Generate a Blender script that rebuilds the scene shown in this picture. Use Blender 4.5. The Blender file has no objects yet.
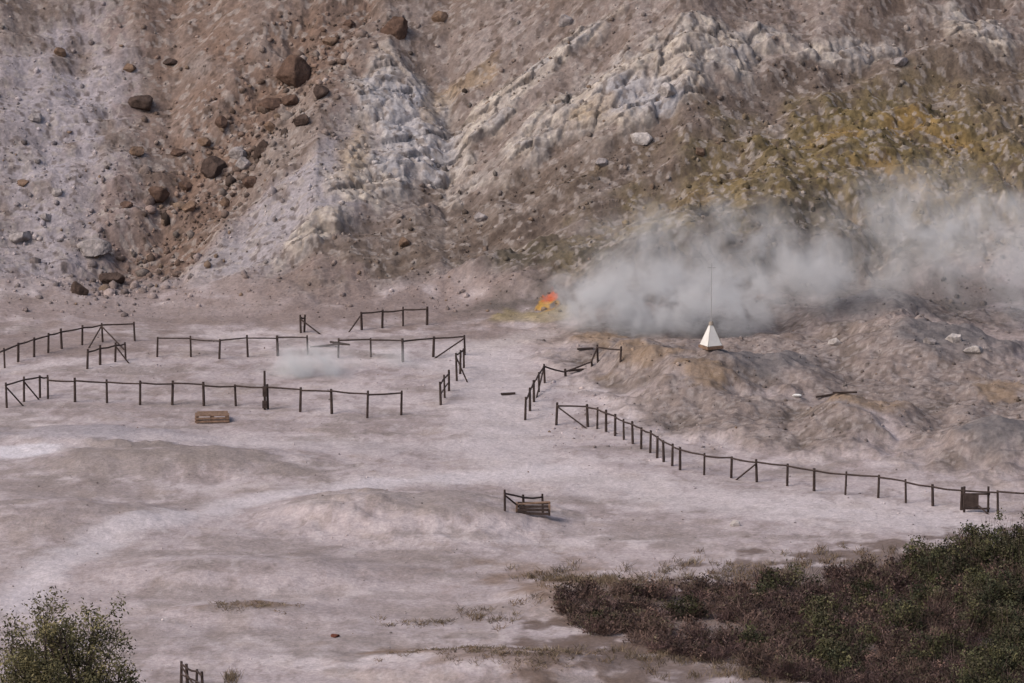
import bpy, math, random
import numpy as np
from mathutils import Vector
random.seed(7); rng=np.random.default_rng(7)
scene=bpy.context.scene
scene.view_settings.view_transform='Standard'
scene.view_settings.look='None'
scene.view_settings.exposure=0

# ------------------------------------------------------------------ camera
CAMZ=50.0; PITCH=math.radians(10.5); F=6250.0
cam=bpy.data.cameras.new('camera'); camo=bpy.data.objects.new('camera',cam)
scene.collection.objects.link(camo); scene.camera=camo
camo.location=(0,0,CAMZ); camo.rotation_euler=(math.radians(90)-PITCH,0,0)
cam.sensor_width=36; cam.lens=F/1024*36; cam.clip_start=1; cam.clip_end=4000

# ------------------------------------------------------------------ noise
_a=np.linspace(0,2*np.pi,256,endpoint=False); GX=np.cos(_a).astype(np.float32); GY=np.sin(_a).astype(np.float32)
def _h(ix,iy,seed):
    h=(ix*374761393+iy*668265263+seed*974634777)&0xFFFFFFFF
    h=((h^(h>>13))*1274126177)&0xFFFFFFFF
    return h^(h>>16)
def perlin(x,y,seed=0):
    x=np.asarray(x,dtype=np.float64); y=np.asarray(y,dtype=np.float64)
    ix=np.floor(x).astype(np.int64); iy=np.floor(y).astype(np.int64)
    fx=x-ix; fy=y-iy
    u=fx*fx*fx*(fx*(fx*6-15)+10); v=fy*fy*fy*(fy*(fy*6-15)+10)
    def g(a,b):
        k=_h(ix+a,iy+b,seed)&255
        return GX[k]*(fx-a)+GY[k]*(fy-b)
    n0=g(0,0)*(1-u)+g(1,0)*u; n1=g(0,1)*(1-u)+g(1,1)*u
    return (n0*(1-v)+n1*v)*1.5
def fbm(x,y,oct=4,seed=0,gain=0.5):
    s=0;a=1;t=0
    for i in range(oct):
        s=s+a*perlin(x*2**i+i*17.3,y*2**i-i*9.1,seed+i); t+=a; a*=gain
    return s/t*1.35
def ridged(x,y,oct=3,seed=0):
    s=0;a=1;t=0
    for i in range(oct):
        s=s+a*(1-2*np.abs(perlin(x*2**i+i*5.3,y*2**i+i*3.7,seed+i))); t+=a; a*=0.5
    return s/t
def worley(x,y,seed=0):
    ix=np.floor(x).astype(np.int64); iy=np.floor(y).astype(np.int64)
    f1=np.full(x.shape,9.0); f2=np.full(x.shape,9.0); rid=np.zeros(x.shape,dtype=np.int64)
    dx1=np.zeros(x.shape); dy1=np.zeros(x.shape)
    for a in (-1,0,1):
        for b in (-1,0,1):
            h=_h(ix+a,iy+b,seed)
            px=ix+a+(h&1023)/1023.0; py=iy+b+((h>>10)&1023)/1023.0
            dx=x-px; dy=y-py; d=dx*dx+dy*dy
            m=d<f1
            f2=np.where(m,f1,np.minimum(f2,d)); 
            f1=np.where(m,d,f1); rid=np.where(m,h,rid); dx1=np.where(m,dx,dx1); dy1=np.where(m,dy,dy1)
    r1=((rid>>3)&255)/255.0; r2=((rid>>9)&255)/255.0; r3=((rid>>17)&255)/255.0
    return np.sqrt(f1),np.sqrt(f2),r1,r2,r3,dx1,dy1
def facets(x,y,seed=0):
    f1,f2,r1,r2,r3,dx,dy=worley(x,y,seed)
    crack=np.clip((f2-f1)*5,0,1)
    return (r1-0.5)*0.8+(r2-0.5)*1.6*dx+(r3-0.5)*1.6*dy-(1-crack)*0.35, r3, crack
def sst(a,b,x):
    t=np.clip((x-a)/(b-a),0,1); return t*t*(3-2*t)
def sp(x,k): return k*np.logaddexp(0,x/k)

# ------------------------------------------------------------------ terrain macro form (world metres)
def foot(x):
    return np.interp(x,[-24,-16,-9,-3,2,8,15,24],[276.5,279,275.5,278,275.5,274.0,277,280])+0*x
def macro(x,y):
    s=y-foot(x)
    z=0.42*sp(s,1.6)+0.36*sp(s-5,2.0)
    z=z-sp(z-85,4)
    z=z+0.23*sp(192-y,3)
    z=z+0.55*sp(np.abs(x)-95,8)
    z=np.where(z>95,95+0.05*(z-95),z)
    return z
def ray(px,py):
    a=(px-512)/F; b=(341.5-py)/F
    d=np.array([a,math.cos(PITCH)+b*math.sin(PITCH),-math.sin(PITCH)+b*math.cos(PITCH)])
    return d/d[1]
YS=np.arange(196,330,0.1)
def hit(px,py,hf=macro):
    d=ray(px,py); zz=CAMZ+d[2]*YS; hh=hf(d[0]*YS,YS)
    k=np.argmax(zz<hh)
    if not (zz<hh).any(): k=len(YS)-1
    k=max(k,1)
    a=zz[k-1]-hh[k-1]; b=zz[k]-hh[k]; t=a/(a-b) if a!=b else 0
    y=YS[k-1]+0.1*t
    return np.array([d[0]*y,y,hf(np.array([d[0]*y]),np.array([y]))[0]])

xs=np.concatenate([-np.geomspace(600,27.5,45)[:-1],np.arange(-27.5,27.5,0.072),np.geomspace(27.5,600,45)])
ys=np.concatenate([np.linspace(-150,196,70),np.arange(200,268,0.16),np.arange(268,301,0.052),np.geomspace(301,800,60)])
X,Y=np.meshgrid(xs,ys)
print('grid',X.shape)

def blob(px,py,rx,ry,rot=0,edge=0.45,soft=0.35,nf=None):
    c=hit(px,py); c2=hit(px,py-6); c1=hit(px,py+6)
    sx=F/c[1]; sy=12/max(c2[1]-c1[1],0.1)
    dx=(X-c[0])*sx; dy=-(Y-c[1])*sy
    r=math.radians(rot); ca,sa=math.cos(r),math.sin(r)
    u=(dx*ca+dy*sa)/rx; v=(-dx*sa+dy*ca)/ry
    d=np.sqrt(u*u+v*v)
    if nf is None: nf=NF
    return 1-sst(1-soft,1+soft,d+edge*nf)
def line(pts,w,nf=None,edge=0.5):
    P=[hit(*p) for p in pts]; D=np.full(X.shape,1e9)
    for a,b in zip(P[:-1],P[1:]):
        vx,vy=b[0]-a[0],b[1]-a[1]; L=vx*vx+vy*vy
        t=np.clip(((X-a[0])*vx+(Y-a[1])*vy)/L,0,1)
        D=np.minimum(D,np.hypot(X-a[0]-t*vx,Y-a[1]-t*vy))
    d=D/w
    return 1-sst(0.3,1.7,d+edge*(NF if nf is None else nf))

NF=fbm(X/1.6,Y/1.6,4,11)
NL=fbm(X/7,Y/9,3,21)
NM=fbm(X/2.6,Y/3.2,4,31)
NS=fbm(X/0.5,Y/0.6,3,41)
NX=rng.normal(0,1,X.shape)
th=math.atan2(13,31); ca,sa=math.cos(th),math.sin(th)
U=X*ca+Y*sa; V=-X*sa+Y*ca
ST=fbm(U/8+0.3*NL,V/0.9+0.3*NM,4,51)      # diagonal strata
ST2=fbm(U/3.5,V/0.33+0.3*NF,3,61)
s=Y-foot(X)
S=sst(-0.5,3,s)

# feature masks
rock=np.zeros(X.shape)
for b in [(408,125,48,72,-35),(500,105,50,22,-18),(585,105,95,24,-24),(705,50,80,22,-25),(660,92,60,16,-25),(372,185,50,22,-30),(975,28,45,16,0),(850,50,50,10,-20),(560,50,50,13,-20),(470,140,30,10,-20),(310,235,40,12,-25)]:
    rock=np.maximum(rock,blob(*b,edge=0.7))
gully=line([(340,-10),(290,60),(225,150),(200,215),(90,290)],1.7)
groove=np.zeros(X.shape)
for pts,w in [([(330,300),(480,238),(640,195),(800,135),(1040,45)],0.9),([(440,300),(600,235),(760,175),(900,110)],0.7),([(450,215),(600,165),(760,95),(900,20)],0.7),([(640,225),(780,165),(1040,85)],0.5),([(560,200),(720,130),(860,60),(1000,0)],0.5),([(420,60),(455,120),(440,190),(330,240)],0.6)]:
    groove=np.maximum(groove,line(pts,w))
cliff=np.zeros(X.shape)
for b in [(900,175,150,60,-18),(700,235,190,36,-12),(540,275,100,24,-5),(960,285,90,30,0),(770,210,100,40,-15)]:
    cliff=np.maximum(cliff,blob(*b))
mid=np.zeros(X.shape)
for b in [(680,375,120,32,8),(860,375,190,42,5),(990,430,110,45,0),(760,425,130,25,8),(620,340,60,12,0),(800,320,260,22,0)]:
    mid=np.maximum(mid,blob(*b,edge=0.35))
Fl=1-S

Z=macro(X,Y)
fine=sst(199,203,Y)*(1-sst(300,330,Y))
Z+=S*(0.8*NL+0.30*NM+0.05*NF+0.32*ST)
Z-=(gully*0.9+groove*0.36)*S
Z+=cliff*S*0.8
Z+=Fl*fine*(0.12*NL+0.06*NM+0.025*NF+0.008*NS)
Z+=mid*Fl*(0.35+0.36*NM+0.10*NF+0.02*NS)
def bump(px,py,rx,ry,h,rot=0):
    global Z
    Z+=h*blob(px,py,rx,ry,rot,edge=0.25,soft=0.7)*Fl
for b in [(430,520,100,18,0.75),(330,515,60,14,0.4),(180,462,110,12,0.5),(90,440,90,10,0.4),(690,395,45,14,1.0),(760,385,60,14,0.8),
          (640,372,40,12,0.8),(860,432,50,14,0.9),(930,360,80,16,1.0),(1000,455,60,14,0.9),(480,668,110,14,0.5),(250,612,60,9,0.25),
          (880,330,70,14,1.0),(590,600,80,14,0.4),(230,575,140,14,0.4),(60,520,110,14,0.45)]:
    bump(*b)
# detail pushed out along the hillside normal (so blocks read as blocks, not spikes)
YT=Y*1.32
fa,fr,fc=facets(U/1.5+0.35*NF,V*1.3/0.85+0.35*NM,81)
fb,fr2,fc2=facets(X/0.50+0.4*NS,YT/0.46,91)
fcx,fr3,fc3=facets(X/0.22,YT/0.22,101)
rg=ridged(U/1.8+0.3*NF,V*1.3/1.3,3,111)
HN=S*(0.018*NS+0.030*ST2+0.04*np.maximum(0,ridged(U/4,V*1.3/1.6,3,71)))
HN+=S*rock*(0.28+0.36*fa+0.13*fb+0.04*fcx)
HN+=S*(1-rock)*(0.022*fb+0.018*fcx+np.maximum(0,NM)*0.05*fa)
HN+=gully*S*(0.08*fb+0.04*fcx)
HN+=cliff*S*(0.15*fa+0.09*rg+0.05*fb)
HN+=mid*Fl*(0.03*fb+0.02*fcx+0.04*fa)
sl=np.arctan(np.gradient(macro(X,Y),ys,axis=0)); sl=np.clip(sl,0,0.8)*fine
HN*=fine
XM=X; YM=Y-np.sin(sl)*HN; ZM=Z+np.cos(sl)*HN
Z=Z+HN/np.cos(sl)*0.8

def grid_h(x,y):
    x=np.atleast_1d(x); y=np.atleast_1d(y)
    i=np.clip(np.searchsorted(xs,x)-1,0,len(xs)-2); j=np.clip(np.searchsorted(ys,y)-1,0,len(ys)-2)
    tx=(x-xs[i])/(xs[i+1]-xs[i]); ty=(y-ys[j])/(ys[j+1]-ys[j])
    return (Z[j,i]*(1-tx)+Z[j,i+1]*tx)*(1-ty)+(Z[j+1,i]*(1-tx)+Z[j+1,i+1]*tx)*ty
def G(px,py): return hit(px,py,grid_h)
def at_depth(px,py,y):
    d=ray(px,py); return np.array([d[0]*y,y,CAMZ+d[2]*y])

# ------------------------------------------------------------------ ground colours
def lin(c):
    c=np.array(c,dtype=float)/255.0
    return np.where(c<=0.04045,c/12.92,((c+0.055)/1.055)**2.4)
C=np.zeros(X.shape+(3,))
C[:]=lin((150,140,138))
def mixc(mask,c,k=1.0):
    global C
    m=(np.clip(mask,0,1)*k)[...,None]
    C=C*(1-m)+lin(c)*m
# slope
mixc(S,(122,109,103))
mixc(S*sst(-0.1,0.5,NM),(141,130,126),0.7)
mixc(S*sst(0.05,0.5,ST),(104,90,82),0.7)
mixc(S*sst(0.1,0.45,-NF+0.3*NL),(108,90,80),0.5)
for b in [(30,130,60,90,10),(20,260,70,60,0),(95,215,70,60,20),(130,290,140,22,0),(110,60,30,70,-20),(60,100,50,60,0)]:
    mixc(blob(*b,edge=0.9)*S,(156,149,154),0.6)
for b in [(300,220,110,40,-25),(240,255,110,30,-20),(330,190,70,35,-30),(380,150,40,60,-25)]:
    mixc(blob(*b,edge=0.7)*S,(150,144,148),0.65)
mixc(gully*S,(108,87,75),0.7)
for b in [(200,30,90,40,0),(180,120,50,50,0),(330,60,60,50,0),(160,220,60,40,-20),(250,90,60,50,0)]:
    mixc(blob(*b,edge=0.8)*S,(116,95,83),0.6)
mixc(blob(290,120,30,50,20)*S,(130,119,113),0.6)
for b in [(470,240,220,35,-20),(700,160,220,35,-22),(900,85,170,35,-22),(350,285,110,22,-15)]:
    mixc(blob(*b,edge=0.7)*S,(104,91,82),0.75)
mixc(S*sst(0.05,0.3,ST2+0.3*NM)*(blob(640,180,460,120,-22)),(134,123,116),0.6)
mixc(S*sst(0.1,0.35,-ST2)*(blob(640,180,460,120,-22)),(86,74,66),0.5)
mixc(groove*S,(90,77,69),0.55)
# olive/ochre wall : one continuous stained band, patchier inside
for b in [(850,165,230,50,-20),(700,225,190,36,-14),(930,200,120,55,-8),(920,120,110,40,-15)]:
    mixc(blob(*b,edge=0.8,soft=0.6)*S,(112,98,66),0.65)
mixc(cliff*S,(104,90,60),0.5)
mixc(cliff*S*sst(0.0,0.5,NF),(122,104,62),0.55)
mixc(cliff*S*sst(0.0,0.45,-NM+0.2*NS),(76,68,55),0.65)
mixc(blob(820,170,220,50,-18,edge=0.8)*S*sst(0.1,0.4,ST2),(86,76,58),0.5)
for b in [(905,135,34,12,-20),(855,232,14,9,0),(920,205,24,9,0),(745,175,20,5,-10),(960,160,26,9,0),(840,150,26,6,-20),(880,185,22,7,-10),(700,195,16,5,0)]:
    mixc(blob(*b,edge=1.2,soft=0.8)*S,(146,116,66),0.5)
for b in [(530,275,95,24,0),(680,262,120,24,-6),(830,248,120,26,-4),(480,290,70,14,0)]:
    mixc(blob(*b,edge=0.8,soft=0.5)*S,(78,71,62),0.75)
mixc(blob(640,215,80,20,-20)*S,(108,92,68),0.6)
for b in [(975,75,60,50,0),(1000,120,40,40,0)]:
    mixc(blob(*b)*S,(104,91,79),0.4)
# rock outcrops
rk=rock*S
mixc(rk,(170,160,151),0.85)
mixc(rk*sst(0.3,0.9,fr),(152,147,147),0.8)
mixc(rk*sst(0.55,0.9,fr2),(188,178,167),0.7)
mixc(rk*sst(0.7,0.9,fr3),(128,115,107),0.4)
mixc(rk*(1-fc),(102,91,84),0.55)
for b in [(405,125,48,60,-20),(640,95,40,18,0)]:
    mixc(blob(*b)*rk,(160,159,166),0.65)
for b in [(355,150,12,44,20),(430,110,8,34,10),(470,75,26,12,0),(590,115,26,8,-20)]:
    mixc(blob(*b,edge=0.9)*S,(150,129,102),0.5)
# speckled stones in the slope
mixc(S*sst(0.72,0.8,fr2)*sst(0.2,0.0,np.abs(fb)),(156,147,142),0.35)
mixc(S*sst(0.80,0.86,fr3),(152,143,138),0.6)
mixc(S*sst(0.14,0.10,fr3),(80,67,59),0.6)
# floor
fl=Fl
FS=fbm(X/9+0.4*NL,Y/3.2,4,121); FS2=fbm(X/2.2,Y/2.6,4,131); FS3=fbm(X/0.7,Y/1.6,4,141,0.65); FS4=fbm(X/4.5+0.5*NM,Y/2.4,4,151)
mixc(fl,(171,159,160))
mixc(fl*sst(0.0,0.55,FS),(190,179,180),0.8)
mixc(fl*sst(0.05,0.5,-FS),(148,136,135),0.8)
mixc(fl*sst(0.1,0.6,FS2),(160,146,139),0.55)
mixc(fl*sst(0.15,0.5,-FS2),(134,120,116),0.55)
mixc(fl*sst(0.12,0.42,FS4),(134,123,119),0.65)
mixc(fl*sst(0.15,0.5,FS3),(196,186,186),0.35)
mixc(fl*sst(0.2,0.5,-FS3),(122,109,105),0.45)
for b in [(60,600,90,60,0),(320,600,140,30,0),(500,590,80,30,0),(700,560,120,16,0)]:
    mixc(blob(*b)*fl,(168,155,155),0.3)
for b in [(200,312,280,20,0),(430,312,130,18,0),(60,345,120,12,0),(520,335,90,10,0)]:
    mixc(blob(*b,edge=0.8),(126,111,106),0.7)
for b in [(110,520,110,12,-8),(60,555,50,10,-10),(330,640,110,12,0),(380,560,110,10,0),(470,610,90,10,0),(640,530,90,7,0),(150,640,50,10,0),(60,490,80,10,0),(260,545,60,8,0)]:
    mixc(blob(*b,edge=1.1,soft=0.7)*fl,(134,122,118),0.6)
# pale worn paths
mixc(line([(560,470),(420,480),(260,500),(130,530),(50,565),(15,610)],0.9,edge=0.8)*fl,(198,190,194),0.7)
mixc(line([(470,350),(495,385),(500,430),(520,470),(700,500),(980,530)],2.0,edge=0.8)*fl,(192,183,185),0.6)
mixc(line([(20,455),(200,440),(480,450)],1.4,edge=0.8)*fl,(180,171,174),0.5)
mixc(line([(545,335),(490,345),(475,350)],1.0)*fl,(182,172,170),0.6)
mixc(blob(25,453,40,5,0)*fl,(205,200,206),0.8)
for b in [(200,462,90,10,2),(120,455,60,7,0),(290,470,40,6,5),(420,515,90,12,0),(250,612,45,7,0),(110,470,100,9,0)]:
    mixc(blob(*b,edge=0.8)*fl,(132,121,116),0.65)
for b in [(500,668,110,12,5),(590,585,90,18,5),(600,610,60,20,10),(250,610,35,5,0),(640,640,70,12,15),(560,655,60,8,0),(420,655,40,5,0)]:
    mixc(blob(*b,edge=1.3,soft=0.6)*fl,(122,101,86),0.65)
mixc(sst(0.1,0.6,blob(840,612,285,58,-8,edge=0.7))*fl,(98,82,74),0.8)
# middle right rubble
mixc(mid*fl,(124,111,105),0.9)
mixc(mid*fl*sst(0,0.5,NF),(142,131,127),0.6)
mixc(mid*fl*sst(0.1,0.5,-NM),(96,85,78),0.7)
mixc(mid*fl*sst(0.1,0.45,-NS),(92,80,74),0.4)
mixc(mid*fl*sst(0.75,0.85,fr3),(158,149,146),0.5)
mixc(mid*fl*sst(0.18,0.12,fr3),(76,66,61),0.5)
for b in [(645,375,45,11,5),(865,425,35,11,0),(600,345,25,6,0),(1000,395,30,8,0),(700,400,30,7,0)]:
    mixc(blob(*b,edge=0.9)*fl,(134,112,88),0.6)
for b in [(765,380,55,13,0),(950,360,60,14,0),(1000,455,40,14,0),(880,330,60,12,0)]:
    mixc(blob(*b,edge=0.6)*fl,(100,97,99),0.7)
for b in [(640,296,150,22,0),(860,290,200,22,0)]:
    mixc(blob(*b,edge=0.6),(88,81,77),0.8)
mixc(blob(75,437,90,9,0)*fl,(146,141,147),0.6)
# sulphur vent
mixc(blob(520,318,26,7,0,edge=0.8),(142,128,90),0.6)
mixc(blob(545,320,26,6,0,edge=0.8),(152,138,108),0.6)
mixc(blob(546,307,9,6,0,edge=1.3,nf=NS),(186,142,58),0.8)
mixc(blob(550,300,7,5,0,edge=0.9,nf=NS),(184,84,44),0.85)
# vegetation colour beyond the photographed area
out=np.clip(sst(205,190,Y)+sst(308,330,Y)+sst(60,90,np.abs(X)),0,1)
mixc(out,(98,92,66),0.8)
C*=(1+0.10*np.clip(NX,-2,2)*(0.35+0.65*S))[...,None]*(1+0.10*NS)[...,None]
C=np.clip(C*0.95+0.012,0.01,0.75)  # lifts the dark ground tones: a slight haze painted into the colour

# ------------------------------------------------------------------ mesh helpers
def new_mesh_obj(name,v,f,mats=(),cols=None,smooth=False,parent=None,k=None):
    me=bpy.data.meshes.new(name)
    v=np.asarray(v,dtype=np.float32)
    if isinstance(f,np.ndarray):
        n,kk=f.shape
        me.vertices.add(len(v)); me.vertices.foreach_set('co',v.ravel())
        me.loops.add(n*kk); me.loops.foreach_set('vertex_index',f.astype(np.int32).ravel())
        me.polygons.add(n); me.polygons.foreach_set('loop_start',(np.arange(n)*kk).astype(np.int32))
        me.polygons.foreach_set('loop_total',np.full(n,kk,dtype=np.int32))
        me.update(calc_edges=True)
    else:
        me.from_pydata([tuple(p) for p in v],[],f)
    if smooth: me.polygons.foreach_set('use_smooth',np.ones(len(me.polygons),dtype=bool))
    if cols is not None:
        at=me.color_attributes.new('Col','FLOAT_COLOR','POINT')
        cc=np.ones((len(v),4),dtype=np.float32); cc[:,:3]=cols
        at.data.foreach_set('color',cc.ravel())
    for m in mats: me.materials.append(m)
    ob=bpy.data.objects.new(name,me); scene.collection.objects.link(ob)
    if parent: ob.parent=parent
    return ob
def mat(name,color=None,attr=False,rough=0.95,noise=3.0,var=0.25,bump=0.3,bscale=8.0,bdist=0.05,spec=0.15,transl=0,metal=0):
    m=bpy.data.materials.new(name); m.use_nodes=True; nt=m.node_tree; N=nt.nodes; L=nt.links
    b=N['Principled BSDF']; b.inputs['Roughness'].default_value=rough; b.inputs['Metallic'].default_value=metal
    b.inputs['Specular IOR Level'].default_value=spec
    tc=N.new('ShaderNodeTexCoord')
    n=N.new('ShaderNodeTexNoise'); n.inputs['Scale'].default_value=noise; n.inputs['Detail'].default_value=4; n.inputs['Roughness'].default_value=0.65
    L.new(tc.outputs['Object'],n.inputs['Vector'])
    mr=N.new('ShaderNodeMapRange'); mr.inputs['From Min'].default_value=0.3; mr.inputs['From Max'].default_value=0.7
    mr.inputs['To Min'].default_value=1-var; mr.inputs['To Max'].default_value=1+var
    L.new(n.outputs['Fac'],mr.inputs['Value'])
    mx=N.new('ShaderNodeVectorMath'); mx.operation='SCALE'
    if attr:
        a=N.new('ShaderNodeAttribute'); a.attribute_name='Col'; L.new(a.outputs['Color'],mx.inputs[0])
    else: mx.inputs[0].default_value=color
    L.new(mr.outputs['Result'],mx.inputs['Scale']); L.new(mx.outputs['Vector'],b.inputs['Base Color'])
    if bump>0:
        n2=N.new('ShaderNodeTexNoise'); n2.inputs['Scale'].default_value=bscale; n2.inputs['Detail'].default_value=3; n2.inputs['Roughness'].default_value=0.7
        L.new(tc.outputs['Object'],n2.inputs['Vector'])
        bp=N.new('ShaderNodeBump'); bp.inputs['Strength'].default_value=bump; bp.inputs['Distance'].default_value=bdist
        L.new(n2.outputs['Fac'],bp.inputs['Height']); L.new(bp.outputs['Normal'],b.inputs['Normal'])
    return m

m_ground=mat('volcanic_ground',attr=True,noise=6,var=0.20,bump=0.45,bscale=6,bdist=0.10)
ny,nx=X.shape
idx=np.arange(ny*nx).reshape(ny,nx)
fcs=np.stack([idx[:-1,:-1],idx[:-1,1:],idx[1:,1:],idx[1:,:-1]],-1).reshape(-1,4)
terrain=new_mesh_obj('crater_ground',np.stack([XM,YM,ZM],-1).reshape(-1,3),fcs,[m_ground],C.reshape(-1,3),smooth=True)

# ------------------------------------------------------------------ rocks
import bmesh
def ico(sub):
    bm=bmesh.new(); bmesh.ops.create_icosphere(bm,subdivisions=sub,radius=1)
    v=np.array([q.co[:] for q in bm.verts]); f=np.array([[w.index for w in q.verts] for q in bm.faces]); bm.free(); return v,f
def rockmesh(sub,seed,cuts=12):
    r=np.random.default_rng(seed); v,f=ico(sub)
    for i in range(cuts):
        n=r.normal(size=3); n/=np.linalg.norm(n); d=r.uniform(0.5,0.9)
        k=v@n; o=np.maximum(0,k-d); v=v-o[:,None]*n
    v=v+r.normal(0,0.015,v.shape)
    return v,f
def rotz(v,a):
    c,s_=math.cos(a),math.sin(a); R=np.array([[c,-s_,0],[s_,c,0],[0,0,1]]); return v@R.T
def gcol(x,y):
    i=np.clip(np.searchsorted(xs,x),0,nx-1); j=np.clip(np.searchsorted(ys,y),0,ny-1); return C[j,i]
m_rock=mat('weathered_rock',attr=True,noise=4,var=0.35,bump=0.8,bscale=6,bdist=0.1)
def boulder(px,py,rx,ry,col,name='boulder'):
    p=G(px,py+ry*0.6); sc=F/p[1]
    v,f=rockmesh(4,int(px*7+py),16)
    v=v*np.array([rx/sc,0.8*max(rx,ry)/sc,ry/sc*1.05]); v=rotz(v,random.uniform(-0.3,0.3))
    c=lin(col)*np.ones((len(v),3)); nn=fbm(v[:,0]*3+px,v[:,2]*3+v[:,1]*2,3,5)
    c*=(1+0.35*nn)[:,None]
    ob=new_mesh_obj(name,v,f,[m_rock],np.clip(c,0.01,0.6),smooth=False); ob.location=(p[0],p[1],p[2]+ry/sc*0.22)
BR=(92,74,65); DB=(74,62,57); GR=(142,135,134); PG=(170,163,160); OB=(116,96,82)
for b in [(295,66,22,20,BR),(262,148,12,13,DB),(211,164,17,13,DB),(240,152,12,9,GR),(136,148,12,8,OB),(142,99,15,9,DB),(158,192,13,10,BR),
 (78,287,11,10,DB),(301,118,10,8,DB),(272,101,13,8,BR),(397,24,17,16,BR),(221,121,7,8,BR),(22,182,8,4,OB),(58,190,7,6,GR),(36,116,9,6,GR),
 (130,66,9,6,OB),(405,240,9,6,OB),(22,234,14,8,GR),(126,204,9,5,BR),(290,98,9,7,BR),(250,180,11,7,BR),(243,162,11,10,GR),(190,205,9,7,OB),
 (320,90,10,8,DB),(110,275,16,10,DB),(95,245,20,10,GR),(170,60,8,5,DB),(565,19,10,7,GR),(640,135,14,10,PG),(667,88,14,10,PG),
 (954,336,10,9,PG),(835,340,9,6,PG),(975,348,14,6,PG),(930,340,9,6,GR),(735,523,6,5,PG),(335,635,6,3,(92,56,46)),(205,140,9,6,OB),
 (60,50,9,6,OB),(45,215,9,5,GR),(330,40,9,7,OB),(350,22,8,6,BR),(225,200,8,6,OB),(270,125,8,6,OB),(178,150,8,5,BR),(440,15,9,7,OB),
 (700,150,8,6,OB),(900,60,10,7,GR),(600,160,8,6,GR),(480,215,8,6,GR),(185,185,10,7,BR)]:
    boulder(*b)
def stones(name,n,region,smin,smax,seed,dark=0.3,up=1.1):
    r=np.random.default_rng(seed); bases=[rockmesh(1,seed*50+i,7) for i in range(8)]
    px,py=region(r,n)
    VV=[];FF=[];CC=[];o=0
    hz=grid_h(px,py); sz=np.minimum(smin*(r.pareto(2.2,n)+1),smax); col=gcol(px,py)
    for i in range(n):
        v,f=bases[i%8]; v=rotz(v*r.uniform(0.6,1.2,3),r.uniform(0,6.28))*sz[i]
        VV.append(v+np.array([px[i],py[i],hz[i]+sz[i]*0.10])); FF.append(f+o); o+=len(v)
        c=col[i]*(r.uniform(0.9,up*1.25) if r.random()>dark else r.uniform(0.45,0.8)); 
        if r.random()<0.05: c=lin((120,103,90))
        CC.append(np.tile(c,(len(v),1)))
    return new_mesh_obj(name,np.concatenate(VV),np.concatenate(FF),[m_rock],np.clip(np.concatenate(CC),0.01,0.6))
stones('scree_stones',14000,lambda r,n:(r.uniform(-27,27,n),r.triangular(274,284,301,n)),0.026,0.19,3,0.33,1.12)
def reg_mid(r,n):
    x=r.uniform(1,27,n); y=r.uniform(246,277,n); return x,y
stones('rubble_stones',2200,reg_mid,0.025,0.13,4,0.5,1.05)
def reg_g(r,n):
    a=hit(340,0);b=hit(90,290)
    t=r.random(n); return a[0]+(b[0]-a[0])*t+r.normal(0,1.6,n), a[1]+(b[1]-a[1])*t+r.normal(0,1.0,n)
stones('gully_stones',800,reg_g,0.07,0.38,5,0.5,1.1)
stones('floor_pebbles',2600,lambda r,n:(r.uniform(-26,26,n),r.uniform(203,275,n)),0.016,0.06,6,0.6,1.1)

# ------------------------------------------------------------------ builders for posts and rails
class MB:
    def __init__(s): s.v=[];s.f=[]
    def cyl(s,a,b,r0,r1,n=7):
        a=Vector(a);b=Vector(b);d=(b-a).normalized(); u=d.orthogonal().normalized(); w=d.cross(u); o=len(s.v)
        for p,r in ((a,r0),(b,r1)):
            for i in range(n):
                t=2*math.pi*i/n; s.v.append(tuple(p+u*math.cos(t)*r+w*math.sin(t)*r))
        for i in range(n): s.f.append((o+i,o+(i+1)%n,o+n+(i+1)%n,o+n+i))
        s.f.append(tuple(o+i for i in range(n))[::-1]); s.f.append(tuple(o+n+i for i in range(n)))
    def box(s,c,size,rot=0,tilt=0):
        o=len(s.v); cz,sz=math.cos(rot),math.sin(rot); ct,st=math.cos(tilt),math.sin(tilt)
        for dx in (-.5,.5):
            for dy in (-.5,.5):
                for dz in (-.5,.5):
                    x,y,z=dx*size[0],dy*size[1],dz*size[2]
                    x,z=x*ct-z*st,x*st+z*ct
                    s.v.append((c[0]+x*cz-y*sz,c[1]+x*sz+y*cz,c[2]+z))
        s.f+=[(o,o+1,o+3,o+2),(o+4,o+6,o+7,o+5),(o,o+4,o+5,o+1),(o+2,o+3,o+7,o+6),(o,o+2,o+6,o+4),(o+1,o+5,o+7,o+3)]
    def obj(s,name,m,parent=None,bevel=0):
        return new_mesh_obj(name,s.v,s.f,[m],parent=parent)
m_wood=mat('dark_weathered_wood',(0.056,0.041,0.037),noise=6,var=0.4,bump=0.4,bscale=20,bdist=0.01)
m_wood2=mat('tan_wood',(0.22,0.145,0.105),noise=6,var=0.4,bump=0.4,bscale=20,bdist=0.01)
m_white=mat('white_painted_sheet',(0.70,0.69,0.67),rough=0.6,noise=3,var=0.08,bump=0.1)
m_cream=mat('cream_panel',(0.30,0.26,0.22),rough=0.7,noise=3,var=0.12,bump=0.1)

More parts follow.
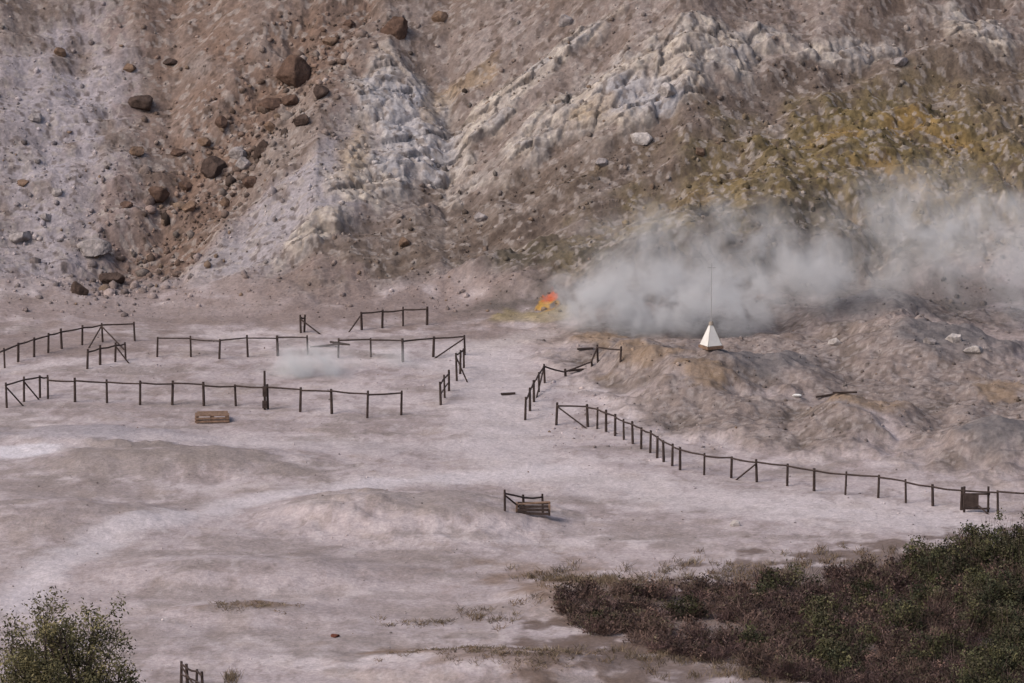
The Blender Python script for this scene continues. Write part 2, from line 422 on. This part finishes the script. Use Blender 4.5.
def fence(posts,hp,rail=True,mid=False,braces=(),pr=0.052,rr=0.038):
    b=MB(); tops=[]
    hs=hp if isinstance(hp,(list,tuple)) else [hp]*len(posts)
    for (px,py),h in zip(posts,hs):
        p=G(px,py); H=h/(F/p[1])/0.983
        lean=(random.uniform(-.05,.05),random.uniform(-.04,.04))
        t=np.array([p[0]+lean[0],p[1]+lean[1],p[2]+H])
        q=pr*random.uniform(0.8,1.15)
        b.cyl((p[0],p[1],p[2]-0.3),(t[0],t[1],t[2]+random.uniform(0.0,0.08)),q*1.1,q*0.9); tops.append((p,t))
    if rail:
        for (p0,t0),(p1,t1) in zip(tops[:-1],tops[1:]):
            j=lambda:random.uniform(-.04,.02)
            a=np.array([t0[0],t0[1]-0.075,t0[2]-0.04+j()]); c=np.array([t1[0],t1[1]-0.075,t1[2]-0.04+j()])
            e=(c-a)*0.02
            mm=(a+c)/2+np.array([0,0,random.uniform(-0.04,0.015)])
            b.cyl(a-e,mm,rr,rr*0.95); b.cyl(mm,c+e,rr*0.95,rr*0.85)
            if mid:
                k=0.48; a2=p0*(1-k)+t0*k; c2=p1*(1-k)+t1*k
                b.cyl((a2[0],a2[1]-0.07,a2[2]),(c2[0],c2[1]-0.07,c2[2]),rr*0.75,rr*0.7)
    for (i,k) in braces:
        g=G(*k); t=tops[i][1]
        b.cyl((g[0],g[1]-0.1,g[2]-0.05),(t[0],t[1]-0.13,t[2]-0.1),rr*0.9,rr*0.9)
    return b.obj('wooden_fence',m_wood)

fence([(-22,378),(5,368),(18,362),(34,357),(48,353),(62,349),(82,345),(103,342),(135,341)],19,braces=[(7,(88,348)),(7,(126,350)),(0,(-10,378))])
fence([(87,369),(100,365),(115,362),(126,360)],[19,19,19,18],braces=[(2,(130,363))])
fence([(157,357),(191,357),(219,359),(248,357),(278,356),(308,355)],[20,20,20,21,20,19],rr=0.032)
fence([(338,358),(371,357),(403,362),(433,357),(465,355)],[19,19,23,20,20],braces=[(4,(433,358))])
fence([(301,333),(304,332)],[17,16],braces=[(0,(322,334))])
fence([(362,330),(382,328),(403,326),(427,325)],18,braces=[(0,(348,332))])
fence([(7,408),(24,402),(40,398),(48,396)],[25,24,23,20],braces=[(0,(24,405)),(1,(40,399))])
fence([(48,399),(75,402),(107,403),(140,405),(172,405),(204,406),(236,406),(268,409),(300,412),(332,414),(367,418),(401,415)],[21,23,23,24,23,23,22,24,24,25,26,24])
fence([(441,405),(445,398),(449,391)],[22,22,20],mid=True)
fence([(457,381),(460,374),(464,368)],[28,24,20],braces=[(0,(468,382))])
fence([(525,420),(530,411),(534,402),(539,392),(545,383),(566,376),(592,366),(598,362),(620,362)],[22,22,21,20,19,6,6,16,14],mid=False,braces=[(4,(536,398))])
fence([(556,425),(588,427),(597,429),(606,432),(615,436),(624,440),(633,444),(641,449),(650,453),(657,458),(664,462),(672,466),(680,470),(704,475),(731,478),(757,482),(787,486),(814,491),(845,495),(878,498),(906,503),(933,506),(961,510),(998,514),(1040,516),(1072,518)],
      [22,22,21,21,21,21,22,22,22,22,22,22,22,22,22,22,22,23,23,23,23,22,22,24,24,24],braces=[(0,(588,428)),(15,(735,479)),(22,(990,514))])
fence([(505,511),(524,512),(543,513)],[20,16,19],braces=[(0,(528,512))])
fence([(181,684),(188,687),(196,691),(203,695)],[22,22,22,22],mid=True,braces=[(0,(200,692))])
def plank(px,py,L,rot,tilt=0,w=0.14,t=0.07,m=m_wood,name='wooden_plank'):
    p=G(px,py); b=MB(); b.box((0,0,0),(L,w,t),rot,tilt)
    b.box((0.1,w*0.9,-0.01),(L*0.7,w*0.7,t*0.8),rot+0.06,tilt)
    o=b.obj(name,m); o.location=(p[0],p[1],p[2]+0.06); return o
plank(325,347,1.3,0.1,0.1); plank(340,345,0.9,-0.2,-0.15); plank(845,394,1.0,0.1,w=0.08); plank(825,397,0.8,0.3,0.1,w=0.08); plank(580,371,1.1,0.5); plank(508,395,0.6,0.3)
plank(585,350,0.7,0.3)
p=G(265,409); b=MB(); b.cyl((p[0],p[1]-0.2,p[2]-0.2),(p[0],p[1]-0.2,p[2]+1.65),0.055,0.045,8); b.box((p[0],p[1]-0.29,p[2]+0.8),(0.17,0.10,0.42)); b.box((p[0],p[1]-0.29,p[2]+0.25),(0.2,0.12,0.3))
b.obj('marker_post',m_wood)
p=G(212,421); sc=F/p[1]; e=bpy.data.objects.new('wooden_pallet',None); scene.collection.objects.link(e); e.location=(p[0],p[1],p[2]); e.rotation_euler=(0,0,0.06)
for i in range(4):
    b=MB(); b.box((0.03*(i%2),-0.36+0.24*i,0.31),(1.40-0.05*i,0.17,0.05),0.04); b.obj('top_slat_%d'%(i+1),m_wood2,e)
for i in range(2):
    b=MB(); b.box((0,-0.455,0.07+0.13*i),(1.42,0.03,0.08),0.04); b.obj('front_slat_%d'%(i+1),m_wood2,e)
for i in range(3):
    b=MB(); b.box((-0.62+0.62*i,0,0.13),(0.12,0.82,0.30),0.04); b.obj('bearer_%d'%(i+1),m_wood2,e)
p=G(533,514); e=bpy.data.objects.new('wooden_crate',None); scene.collection.objects.link(e); e.location=p
for i in range(3):
    b=MB(); b.box((0,-0.33,0.09+0.13*i),(1.3-0.12*i,0.04,0.10),0.0,0.03*(i-1)); b.obj('front_board_%d'%(i+1),m_wood,e)
    b=MB(); b.box((0,0.33,0.09+0.13*i),(1.3,0.04,0.10)); b.obj('rear_board_%d'%(i+1),m_wood,e)
for k,xx in enumerate((-0.62,0.62)):
    b=MB(); b.box((xx,0,0.2),(0.08,0.58,0.42)); b.obj('side_%d'%(k+1),m_wood2,e)
b=MB(); b.box((0.05,-0.02,0.43),(1.2,0.2,0.04),0.1,0.05); b.obj('loose_board',m_wood2,e)
p=G(975,512); b=MB()
b.cyl((p[0]-0.42,p[1],p[2]-0.2),(p[0]-0.42,p[1],p[2]+1.0),0.05,0.045); b.cyl((p[0]+0.5,p[1],p[2]-0.2),(p[0]+0.5,p[1],p[2]+1.0),0.05,0.045)
b.box((p[0]+0.04,p[1]-0.08,p[2]+0.72),(1.05,0.04,0.07)); b.box((p[0]+0.04,p[1]-0.08,p[2]+0.15),(1.05,0.04,0.07)); b.box((p[0]-0.15,p[1]-0.11,p[2]+0.45),(0.55,0.03,0.5))
b.obj('sign_frame',m_wood)
p=G(797,397); v,f=rockmesh(3,5,8); v=v*np.array([0.24,0.15,0.08]); o=new_mesh_obj('white_sheet_scrap',v,f,[m_white]); o.location=(p[0],p[1],p[2]+0.05)

# instrument pyramid with mast
p=G(711,347); sc=F/p[1]; e=bpy.data.objects.new('monitoring_pyramid',None); scene.collection.objects.link(e); e.location=p
H=24/sc; W=11/sc; tw=0.09
rz=math.radians(28)
def corner(r,z,k):
    t=rz+math.pi/2*k-math.pi*0.75; return np.array([r*math.cos(t),r*math.sin(t),z])
for k in range(4):
    a=[corner(W*1.1,0.10,k),corner(W*1.1,0.10,k+1),corner(tw,H,k+1),corner(tw,H,k)]
    cen=sum(a)/4; nrm=np.array([cen[0],cen[1],0]); nrm/=np.linalg.norm(nrm)
    inner=[q-nrm*0.03 for q in a]
    new_mesh_obj('panel_%d'%(k+1),a+inner,[(0,1,2,3),(7,6,5,4),(0,4,5,1),(1,5,6,2),(2,6,7,3),(3,7,4,0)],[m_white if k in(0,3) else m_cream],parent=e)
b=MB(); b.box((0,0,0.02),(W*1.7,W*1.7,0.12),rz); b.obj('base',m_wood2,e)
b=MB(); b.cyl((0,0,H-0.05),(0,0,H+0.10),0.11,0.08,10); b.obj('cap',m_cream,e)
m_pole=mat('grey_metal_pole',(0.36,0.35,0.35),rough=0.5,metal=0.1,bump=0)
b=MB(); b.cyl((0,0,H),(0,0,H+2.6),0.016,0.010,6); b.cyl((-0.18,0,H+2.4),(0.18,0,H+2.4),0.012,0.012,5); b.obj('mast',m_pole,e)

# ------------------------------------------------------------------ vegetation
def leaves_mesh(c,size,r,aspect=0.5):
    n=len(c); a=r.normal(size=(n,3)); a/=np.linalg.norm(a,axis=1)[:,None]
    b=np.cross(a,r.normal(size=(n,3))); b/=np.linalg.norm(b,axis=1)[:,None]
    sz=(size*r.uniform(0.6,1.4,n))[:,None]; a=a*sz; b=b*sz*aspect
    v=np.stack([c-a,c-b*1.0,c+a,c+b*1.0],1).reshape(-1,3); f=np.arange(n*4).reshape(n,4); return v,f
def twigs_mesh(p0,p1,w,r):
    n=len(p0); d=p1-p0; s1=np.cross(d,r.normal(size=(n,3))); s1/=np.linalg.norm(s1,axis=1)[:,None]; s1*=w
    v=np.stack([p0-s1,p0+s1,p1+s1*0.4,p1-s1*0.4],1).reshape(-1,3); return v,np.arange(n*4).reshape(n,4)
m_leaf=mat('leaf_foliage',attr=True,noise=1.5,var=0.25,bump=0,rough=0.8)
m_twig=mat('twigs',attr=True,noise=3,var=0.25,bump=0,rough=0.9)
def inpoly(px,py,poly):
    c=False;n=len(poly)
    for i in range(n):
        x1,y1=poly[i];x2,y2=poly[(i+1)%n]
        if (y1>py)!=(y2>py) and px<(x2-x1)*(py-y1)/(y2-y1)+x1: c=not c
    return c
r=np.random.default_rng(12)
poly=[hit(*q)[:2] for q in [(556,608),(640,600),(720,592),(800,584),(880,576),(960,562),(1060,547),(1110,560),(1110,720),(1000,716),(900,704),(820,690),(740,672),(640,648),(580,634)]]
pa=np.array(poly); bushes=[]
while len(bushes)<440:
    x=r.uniform(pa[:,0].min(),pa[:,0].max()); y=r.uniform(pa[:,1].min(),pa[:,1].max())
    if inpoly(x,y,poly): bushes.append((x,y))
LC=[];LCol=[];TP0=[];TP1=[];TC=[]
x0=hit(560,620)[0]; x1_=hit(1024,620)[0]
for (x,y) in bushes:
    t=(x-x0)/(x1_-x0); g=float(grid_h(x,y)[0])
    cl=float(perlin(np.array([x/2.0]),np.array([y/3.4]),77)[0])
    green=(r.random()*0.4+0.35)<(-0.05+0.68*max(0,t-0.05)+0.75*cl)
    R=r.uniform(0.5,1.0)*(0.8+0.35*min(t,1))*(1.05 if green else 0.95); Hh=(r.uniform(0.35,0.65)+(1.1 if green else 0.6)*max(0,t-0.15)*r.uniform(0.3,1.3)+(0.15 if green else 0))
    n=330 if not green else 110
    an=r.uniform(0,6.28,n); rr=np.sqrt(r.random(n))*R*0.7
    p0=np.stack([x+rr*np.cos(an),y+rr*np.sin(an),g+r.random(n)**1.3*Hh*0.5],1)
    sprd=r.normal(0.1,0.35,n); a2=an+r.normal(0,0.8,n); p1=p0+np.stack([np.cos(a2)*sprd*R,np.sin(a2)*sprd*R,r.uniform(0.05,0.6,n)*Hh],1)
    TP0.append(p0);TP1.append(p1)
    kb=r.uniform(0.6,1.2)
    tc=kb*lin([(100,80,78),(86,69,68),(112,93,86)][r.integers(3)])*r.uniform(0.5,1.3,(n,1)) if not green else lin((88,76,68))*r.uniform(0.6,1.2,(n,1)); TC.append(np.repeat(tc,4,0))
    ncl=r.integers(12,20) if green else r.integers(5,9)
    for k in range(ncl):
        u=r.normal(size=3); u/=np.linalg.norm(u); u[2]=abs(u[2])
        cc=np.array([x,y,g+Hh*0.2])+u*np.array([R*0.8,R*0.8,Hh*0.8])*r.uniform(0.6,1.08)
        m=int(r.integers(40,80)) if green else int(r.integers(25,50))
        LC.append(cc+r.normal(0,0.13,(m,3))*np.array([1,1,0.8]))
        base=kb*lin([(76,76,54),(64,66,50),(90,87,62),(80,76,60)][r.integers(4)]) if green else kb*lin([(98,79,72),(86,71,68),(84,76,63)][r.integers(3)])
        LCol.append(np.repeat(base*r.uniform(0.5,1.4)*r.uniform(0.7,1.3,(m,1)),4,0))
v,f=leaves_mesh(np.concatenate(LC),0.045,r,0.6); print('shrub leaves',len(f))
v2,f2=twigs_mesh(np.concatenate(TP0),np.concatenate(TP1),0.010,r)
new_mesh_obj('shrub_thicket',np.concatenate([v,v2]),np.concatenate([f,f2+len(v)]),[m_leaf],np.clip(np.concatenate(LCol+TC),0.004,0.4))
def tufts(spots):
    P0=[];P1=[];Cc=[]
    for (px,py,sx_,sy_,n,hh) in spots:
        for i in range(n):
            q=hit(px+r.normal(0,sx_),py+r.normal(0,sy_)); m=26
            b0=np.stack([q[0]+r.normal(0,0.12,m),q[1]+r.normal(0,0.2,m),np.zeros(m)],1); b0[:,2]=grid_h(b0[:,0],b0[:,1])-0.02
            b1=b0+np.stack([r.normal(0,0.10,m),r.normal(0,0.10,m),r.uniform(0.4,1,m)*hh],1)
            P0.append(b0);P1.append(b1);Cc.append(np.repeat(lin([(120,103,86),(106,94,80),(130,116,99)][r.integers(3)])*r.uniform(0.6,1.2,(m,1)),4,0))
    v,f=twigs_mesh(np.concatenate(P0),np.concatenate(P1),0.012,r)
    new_mesh_obj('dry_grass',v,f,[m_twig],np.clip(np.concatenate(Cc),0.01,0.4))
tufts([(590,580,35,6,60,0.22),(620,600,40,9,90,0.25),(490,615,20,5,18,0.2),(530,668,40,6,50,0.15),(660,655,50,6,60,0.25),(250,612,25,3,25,0.10),(420,622,25,3,15,0.14),
       (780,668,60,10,90,0.25),(880,680,60,10,60,0.3),(560,580,20,4,20,0.18),(450,660,30,4,25,0.12),(720,576,70,6,80,0.22),(850,562,50,6,50,0.25),(230,680,3,3,6,0.4)])

def tree(x,y,top,seed):
    r=np.random.default_rng(seed); g=float(grid_h(x,y)[0]); b=MB(); tips=[]
    Ht=top-g; cz=g+Ht-1.35; cen=np.array([x,y,cz]); RR=np.array([1.50,1.3,1.25])
    base=np.array([x,y,g-0.3]); fork=np.array([x+0.1,y,g+Ht*0.40])
    b.cyl(base,fork,0.14,0.10,9)
    cl=[]
    for i in range(70):
        u=r.normal(size=3); u/=np.linalg.norm(u)
        lob=1+0.20*math.sin(3*math.atan2(u[1],u[0])+1)+0.14*math.sin(5*u[2]+2)
        cl.append(cen+u*RR*lob*r.uniform(0.4,0.97))
    hubs=[fork+np.array([math.cos(a)*0.5,math.sin(a)*0.5,Ht*0.22+0.15*math.sin(3*a)]) for a in np.linspace(0,6.28,7)[:-1]]
    for h in hubs: b.cyl(fork-np.array([0,0,0.03]),h,0.07,0.05,7)
    for c in cl:
        h=min(hubs,key=lambda q:np.linalg.norm(q-c)); m1=(h+c)/2+r.normal(0,0.12,3)
        b.cyl(h,m1,0.035,0.025,5); b.cyl(m1,c,0.025,0.008,5)
        for k in range(4):
            e2=c+r.normal(0,0.20,3); b.cyl(m1*0.3+c*0.7,e2,0.012,0.005,4); tips.append(e2)
    e=bpy.data.objects.new('olive_tree',None); scene.collection.objects.link(e)
    b.obj('trunk_and_limbs',m_wood,e)
    LC=[];CC=[]
    for q in tips:
        m=int(r.integers(50,95)); bs=lin([(104,99,72),(92,88,66),(118,110,80),(84,82,60)][r.integers(4)])*r.uniform(0.6,1.25)
        LC.append(q+r.normal(0,0.11,(m,3))); CC.append(np.repeat(bs*r.uniform(0.7,1.3,(m,1)),4,0))
    v,f=leaves_mesh(np.concatenate(LC),0.036,r,0.42); print('tree leaves',len(f))
    new_mesh_obj('foliage',v,f,[m_leaf],np.clip(np.concatenate(CC),0.01,0.4),parent=e)
q=at_depth(62,600,120); tree(q[0],120,q[2],5)

# ------------------------------------------------------------------ steam
def steam_mat(name,K,lo,hi,scale,em):
    m=bpy.data.materials.new(name); m.use_nodes=True; nt=m.node_tree; N=nt.nodes; L=nt.links; N.clear()
    out=N.new('ShaderNodeOutputMaterial'); vs=N.new('ShaderNodeVolumePrincipled'); vs.inputs['Color'].default_value=(1,0.98,0.98,1); vs.inputs['Anisotropy'].default_value=-0.2
    tc=N.new('ShaderNodeTexCoord'); ln=N.new('ShaderNodeVectorMath'); ln.operation='LENGTH'; L.new(tc.outputs['Object'],ln.inputs[0])
    mr=N.new('ShaderNodeMapRange'); mr.interpolation_type='SMOOTHSTEP'; mr.inputs['From Min'].default_value=1.0; mr.inputs['From Max'].default_value=0.0; mr.inputs['To Min'].default_value=0; mr.inputs['To Max'].default_value=1
    L.new(ln.outputs['Value'],mr.inputs['Value'])
    ge=N.new('ShaderNodeNewGeometry'); n=N.new('ShaderNodeTexNoise'); n.inputs['Scale'].default_value=scale; n.inputs['Detail'].default_value=3; n.inputs['Roughness'].default_value=0.6; n.inputs['Distortion'].default_value=0.5
    L.new(ge.outputs['Position'],n.inputs['Vector'])
    m2=N.new('ShaderNodeMapRange'); m2.inputs['From Min'].default_value=lo; m2.inputs['From Max'].default_value=hi; m2.inputs['To Min'].default_value=0; m2.inputs['To Max'].default_value=K
    L.new(n.outputs['Fac'],m2.inputs['Value'])
    mu=N.new('ShaderNodeMath'); mu.operation='MULTIPLY'; L.new(mr.outputs['Result'],mu.inputs[0]); L.new(m2.outputs['Result'],mu.inputs[1]); L.new(mu.outputs[0],vs.inputs['Density'])
    # emission added to stand in for multiple scattering (the renderer only follows one bounce)
    me_=N.new('ShaderNodeMath'); me_.operation='MULTIPLY'; me_.inputs[1].default_value=em; L.new(mu.outputs[0],me_.inputs[0])
    L.new(me_.outputs[0],vs.inputs['Emission Strength']); vs.inputs['Emission Color'].default_value=(0.92,0.91,1.0,1)
    L.new(vs.outputs[0],out.inputs['Volume'])
    try: m.cycles.volume_step_rate=2.0
    except Exception as ex: print('vsr',ex)
    return m
ms1=steam_mat('dense_steam',2.0,0.41,0.64,0.85,0.10); ms2=steam_mat('thin_steam',0.60,0.44,0.66,0.55,0.10)
def plume(puffs,name='steam_plume'):
    e=bpy.data.objects.new(name,None); scene.collection.objects.link(e)
    vi,fi=ico(3)
    for i,(px,py,rx,rz,yy,m) in enumerate(puffs):
        c=at_depth(px,py,yy); sc=F/yy
        o=new_mesh_obj('puff_%d'%(i+1),vi,fi,[m],parent=e); o.location=c; o.scale=(rx/sc,min(rx,rz)*1.2/sc,rz/sc)
plume([(588,300,54,42,270.5,ms1),(645,300,82,52,270.0,ms1),(720,300,92,48,270.0,ms1),
       (830,268,140,66,271,ms2),(700,250,170,74,271,ms2),(925,222,130,80,272,ms2),(1015,250,130,90,273,ms2)])
plume([(308,368,66,36,262,ms1),(395,362,70,26,264,ms2)],'steam_plume')

# ------------------------------------------------------------------ light
w=bpy.data.worlds.new('World'); scene.world=w; w.use_nodes=True; nt=w.node_tree
bg=nt.nodes['Background']; sky=nt.nodes.new('ShaderNodeTexSky'); sky.sky_type='NISHITA'; sky.sun_disc=False
EL=math.radians(42); AZ=math.radians(-126)
sky.sun_elevation=EL; sky.sun_rotation=AZ; sky.dust_density=4; bg.inputs['Strength'].default_value=0.15
nt.links.new(sky.outputs[0],bg.inputs[0])
sun=bpy.data.lights.new('sun','SUN'); sun.energy=1.9; sun.angle=math.radians(28); sun.color=(1,0.90,0.83)
so=bpy.data.objects.new('sun',sun); scene.collection.objects.link(so)
d=Vector((math.sin(AZ)*math.cos(EL),math.cos(AZ)*math.cos(EL),math.sin(EL)))
so.rotation_euler=d.to_track_quat('Z','Y').to_euler()
